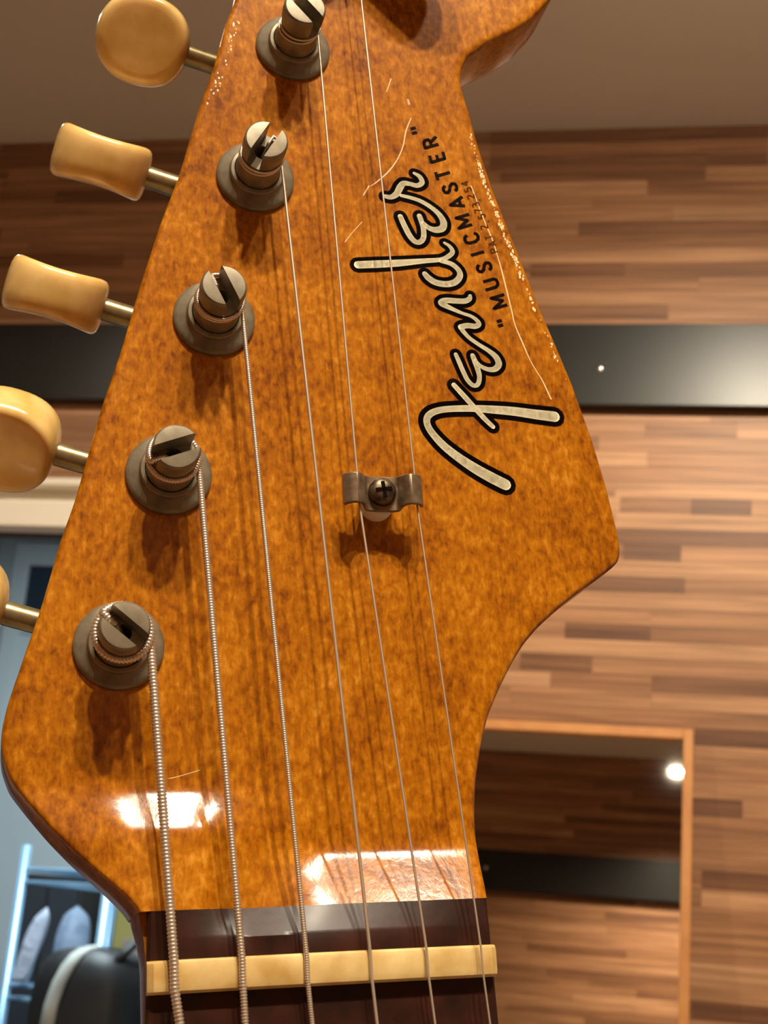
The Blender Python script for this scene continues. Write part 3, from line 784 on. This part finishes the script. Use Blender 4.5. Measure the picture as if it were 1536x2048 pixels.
gbt(q,'screw_recess',M_INK,False)

# ------------------------------------------------------------------ lettering on the headstock face
def smooth_path(P,Wd,step=.25):
    P=np.array(P,float); Wd=np.array(Wd,float); n=len(P); out=[]; ow=[]
    for i in range(n-1):
        p0=P[max(i-1,0)];p1=P[i];p2=P[i+1];p3=P[min(i+2,n-1)]
        for t in np.linspace(0,1,8,endpoint=False):
            out.append(.5*((2*p1)+(-p0+p2)*t+(2*p0-5*p1+4*p2-p3)*t*t+(-p0+3*p1-3*p2+p3)*t**3)); ow.append(Wd[i]+(Wd[i+1]-Wd[i])*t)
    out.append(P[-1]); ow.append(Wd[-1]); return np.array(out),np.array(ow)
def ribbon(q,P,Wd,z,round_ends=True,smooth=True):
    if smooth: P,Wd=smooth_path(P,Wd)
    else: P=np.array(P,float); Wd=np.array(Wd,float)
    n=len(P)
    for i in range(n-1):
        t=P[i+1]-P[i]; L=np.hypot(*t)
        if L<1e-9: continue
        nn=np.array([-t[1],t[0]])/L; a=P[i]+nn*Wd[i];b_=P[i]-nn*Wd[i];c_=P[i+1]-nn*Wd[i+1];d=P[i+1]+nn*Wd[i+1]
        q.add([(*a,z),(*b_,z),(*c_,z),(*d,z)],[(0,1,2,3)])
    for i in range(n):
        if (i in (0,n-1)) and not round_ends: continue
        k=12; q.add([(P[i][0]+Wd[i]*math.cos(6.2832*j/k),P[i][1]+Wd[i]*math.sin(6.2832*j/k),z) for j in range(k)],[tuple(range(k))])
def zoomed(pts,x0,y0,s): return [tuple(pix(x0+a/s,y0+b_/s)[:2]) for a,b_ in pts]
def pxmm(u,v): return np.linalg.norm(pix(u+1,v)-pix(u,v))*.5+np.linalg.norm(pix(u,v+1)-pix(u,v))*.5
STROKES=[
 (820,720,4.8,47,True,[(1385,545),(1200,523),(1000,495),(800,478),(600,467),(400,470),(270,486),(190,522),(160,575),(176,645),(230,725),(330,830),(470,940),(620,1040),(780,1130),(915,1198)],[50,46,42,38,31,29,29,30,30,30,32,36,40,46,50,50]),
 (820,720,4.8,44,False,[(412,232),(520,350),(610,450),(720,570),(802,648)],[22,25,25,23,20]),
 (820,520,6.4,54,True,[(585,1210),(620,1290),(680,1430),(740,1545),(810,1607),(868,1590),(888,1500),(866,1400),(830,1300),(800,1225)],[24,28,28,28,27,27,28,32,34,28]),
 (820,520,6.4,54,True,[(835,1290),(900,1358),(1000,1402),(1090,1395),(1135,1330),(1095,1240),(1000,1160),(880,1085),(760,1000),(685,920),(650,865)],[20,24,28,36,40,36,28,24,24,27,34]),
 (820,520,6.4,54,True,[(648,860),(730,842),(830,850),(880,825),(855,775),(780,722),(660,680),(540,628),(440,580),(402,548),(460,520),(600,527),(700,528),(758,500),(768,462)],[34,34,34,30,25,21,20,26,36,42,36,34,34,30,22]),
 (690,320,5.689,48,True,[(145,1195),(360,1187),(600,1175),(900,1150),(1090,1135),(1180,1095),(1222,1045),(1190,985),(1130,945)],[42,44,40,28,24,26,26,20,14]),
 (690,320,5.689,48,True,[(1090,1150),(1210,1185),(1290,1255),(1306,1325),(1250,1392),(1150,1415),(1030,1395),(950,1345),(908,1298)],[22,26,28,32,34,34,34,34,28]),
 (690,320,5.689,48,True,[(628,645),(680,760),(740,870),(800,932),(858,932),(893,880),(890,780),(868,700),(846,640)],[27,30,30,28,28,28,27,27,27]),
 (690,320,5.689,48,True,[(890,722),(950,772),(1030,798),(1105,778),(1120,710),(1070,622),(980,542),(860,470),(740,430),(640,407)],[22,26,34,38,36,28,24,22,20,18]),
 (690,320,5.689,48,True,[(455,415),(520,425),(585,388),(628,310),(668,268),(740,275),(820,293),(875,258),(848,192),(785,152)],[22,26,34,36,30,24,26,28,24,14]),
]
qo=MB(); qi=MB()
for k,(x0,y0,s,bl,rnd,pts,wd) in enumerate(STROKES):
    P=zoomed(pts,x0,y0,s); sc_=pxmm(x0+pts[0][0]/s,y0+pts[0][1]/s)/s
    ribbon(qo,P,[(a+bl)*sc_ for a in wd],.030+.0008*k,rnd); ribbon(qi,P,[a*sc_ for a in wd],.055+.0008*k,rnd)
o=gbuild(qo,'logo_outline',M_INK,head); o['label']='black outline of the script logo'
o=gbuild(qi,'logo_fill',M_CREAM,head); o['label']='cream script lettering of the logo'
G={'M':(.78,[[(0,0),(0,1),(.39,.25),(.78,1),(.78,0)]]),'U':(.62,[[(0,1),(0,.22),(.12,.03),(.31,0),(.5,.03),(.62,.22),(.62,1)]]),
 'S':(.6,[[(.58,.8),(.45,.97),(.28,1),(.1,.93),(.03,.75),(.15,.57),(.45,.45),(.58,.27),(.5,.07),(.3,0),(.1,.04),(0,.2)]]),'I':(.0,[[(0,0),(0,1)]]),
 'C':(.62,[[(.62,.75),(.5,.95),(.31,1),(.12,.95),(0,.72),(0,.28),(.12,.05),(.31,0),(.5,.05),(.62,.25)]]),'A':(.7,[[(0,0),(.35,1),(.7,0)],[(.14,.3),(.56,.3)]]),
 'T':(.62,[[(.31,0),(.31,1)],[(0,1),(.62,1)]]),'E':(.52,[[(.52,1),(0,1),(0,0),(.52,0)],[(0,.5),(.42,.5)]]),
 'R':(.58,[[(0,0),(0,1),(.35,1),(.53,.9),(.53,.62),(.35,.52),(0,.52)],[(.3,.52),(.58,0)]]),'P':(.55,[[(0,0),(0,1),(.38,1),(.55,.88),(.55,.6),(.38,.48),(0,.48)]]),
 '"':(.34,[[(0,1),(0,.62)],[(.34,1),(.34,.62)]]),'2':(.55,[[(0,.8),(.1,.96),(.28,1),(.47,.93),(.53,.75),(.4,.5),(0,0),(.55,0)]]),
 '5':(.55,[[(.5,1),(.08,1),(.04,.55),(.3,.62),(.52,.5),(.55,.25),(.42,.05),(.2,0),(0,.12)]]),'7':(.55,[[(0,1),(.55,1),(.2,0)]]),
 '3':(.52,[[(0,.92),(.25,1),(.48,.9),(.48,.65),(.22,.53),(.5,.42),(.52,.15),(.28,0),(0,.1)]]),'4':(.6,[[(.45,0),(.45,1),(0,.3),(.6,.3)]]),',':(.1,[[(.1,.1),(0,-.15)]])}
def glyphs(q,chars,h,sw,up,z,x0,y0,s):
    u=np.array(up,float); u/=np.hypot(*u); rt=np.array([-u[1],u[0]])   # picture axes, y down
    for ch,(a,b_) in chars:
        wdt,strokes=G[ch]
        for stv in strokes:
            P=[]
            for gx,gy in stv:
                zx=np.array([a,b_])+rt*(gx-wdt/2)*h+u*(gy-.5)*h; P.append(tuple(pix(x0+zx[0]/s,y0+zx[1]/s)[:2]))
            sc_=pxmm(x0+a/s,y0+b_/s)/s
            ribbon(q,P,[sw*sc_]*len(P),z,False,False)
            for p in P[1:-1]:
                pass
qm=MB()
CH=[('"',(875,1928)),('M',(830,1737)),('U',(753,1575)),('S',(690,1418)),('I',(628,1290)),('C',(572,1148)),('M',(503,990)),('A',(438,822)),('S',(372,682)),('T',(310,552)),('E',(252,392)),('R',(193,255)),('"',(73,135))]
glyphs(qm,CH,128,14.5,(-130,38),.03,820,230,4.6545)
o=gbuild(qm,'model_lettering',M_INK,head); o['label']='row of small black capital letters'
qp=MB()
PT=[('P',(783,1262)),('A',(768,1198)),('T',(733,1140)),('2',(690,1045)),(',',(702,1000)),('5',(668,945)),('7',(635,893)),('3',(612,838)),(',',(618,800)),('2',(566,762)),('5',(540,697)),('4',(512,640))]
glyphs(qp,PT,62,6.0,(-130,38),.03,820,230,4.6545)
o=gbuild(qp,'patent_lettering',M_GOLDINK,head); o['label']='faint brown patent number'
# scratches in the lacquer
SCR=[([(822,236),(812,262),(806,292),(795,318),(778,342),(756,362),(742,372)],.13),([(738,372),(727,390)],.10),([(724,444),(704,466),(690,484)],.09),([(782,158),(773,184)],.10),([(816,200),(818,208)],.22),
     ([(942,372),(951,395),(960,420),(973,452),(985,480),(995,512),(1003,540),(1011,572),(1018,600),(1024,625),(1030,650),(1046,688),(1060,720),(1074,744),(1085,762),(1102,798)],.11),([(452,352),(470,349),(486,346)],.10),([(326,1560),(360,1552),(400,1540)],.08)]
for P,wd in SCR:
    q=MB(); PP=[tuple(pix(*p)[:2]) for p in P]; ribbon(q,PP,[wd*(.4+.6*random.random()) for _ in P],.018,True,True); gbuild(q,'scratch',M_SCRATCH,head)

q=MB(); rc=random.Random(4)  # worn edge chips, with the bright edge highlight put into their pale colour
def chips(P,y0,y1,n,sgn,lo,hi):
    for _ in range(n):
        y=rc.uniform(y0,y1); x=float(np.interp(y,P[np.argsort(P[:,1]),1],P[np.argsort(P[:,1]),0]))-sgn*rc.uniform(lo,hi)
        r=rc.uniform(.05,.2); st=rc.uniform(1,2.6); k=7; a0=rc.random()*6
        q.add([(x+r*math.cos(6.2832*j/k+a0)*rc.uniform(.6,1.1),y+st*r*math.sin(6.2832*j/k+a0)*rc.uniform(.6,1.1),.016) for j in range(k)],[tuple(range(k))])
yy=lambda u,v: pix(u,v)[1]
chips(RP,yy(1060,560),yy(975,330),110,1,.85,1.5); chips(RP,yy(1142,760),yy(950,270),60,1,.8,1.3); chips(LP,yy(400,210),yy(455,40),36,-1,.85,2.0)
o=gbuild(q,'lacquer_chips',M_SCRATCH,head); o['kind']='stuff'; o['label']='pale chips in the lacquer along the edge, their highlight painted in'

# added unseen clip at the headstock tip, put there to cast the dark shadow
clip=empty('added_shadow_clip',parent=None,mw=guitar.matrix_world.copy()); tag(clip,'added unseen black clip at the headstock tip, casting the dark shadow at the top edge','shadow caster')
def bar(name,P,hw,z0,z1,mat):
    P=[np.array(p[:2]) for p in P]; d=P[-1]-P[0]; d/=np.linalg.norm(d); n=np.array([-d[1],d[0]]); out=[]
    for t in np.linspace(-90,90,11): a=math.radians(t); out.append(P[-1]+d*hw*math.cos(a)+n*hw*math.sin(a))
    for t in np.linspace(90,270,11): a=math.radians(t); out.append(P[0]+d*hw*math.cos(a)+n*hw*math.sin(a))
    q=MB(); q.loft([[(p[0],p[1],z) for p in out] for z in (z0,z1)]); o=gbuild(q,name,mat,clip); md=o.modifiers.new('bevel','BEVEL'); md.width=.0006; md.segments=2; md.limit_method='ANGLE'; return o
bar('arm',[pix(690,-235),pix(845,-92)],4.2,9.0,13.0,M_BLACKCASE)
bar('front_pad',[pix(735,-195),pix(760,-172)],4.0,.12,9.0,M_BLACKCASE)
bar('back_arm',[pix(650,-330),pix(760,-172)],4.2,-T-6.5,-T-2.6,M_BLACKCASE)
bar('back_pad',[pix(735,-195),pix(760,-172)],4.0,-T-2.6,-T-.12,M_BLACKCASE)
bar('hinge',[pix(640,-345),pix(660,-325)],5.0,-T-6.5,13.0,M_BLACKCASE)
bar('end_block',[pix(560,-400),pix(700,-360)],9.0,13.0,19.0,M_BLACKCASE)
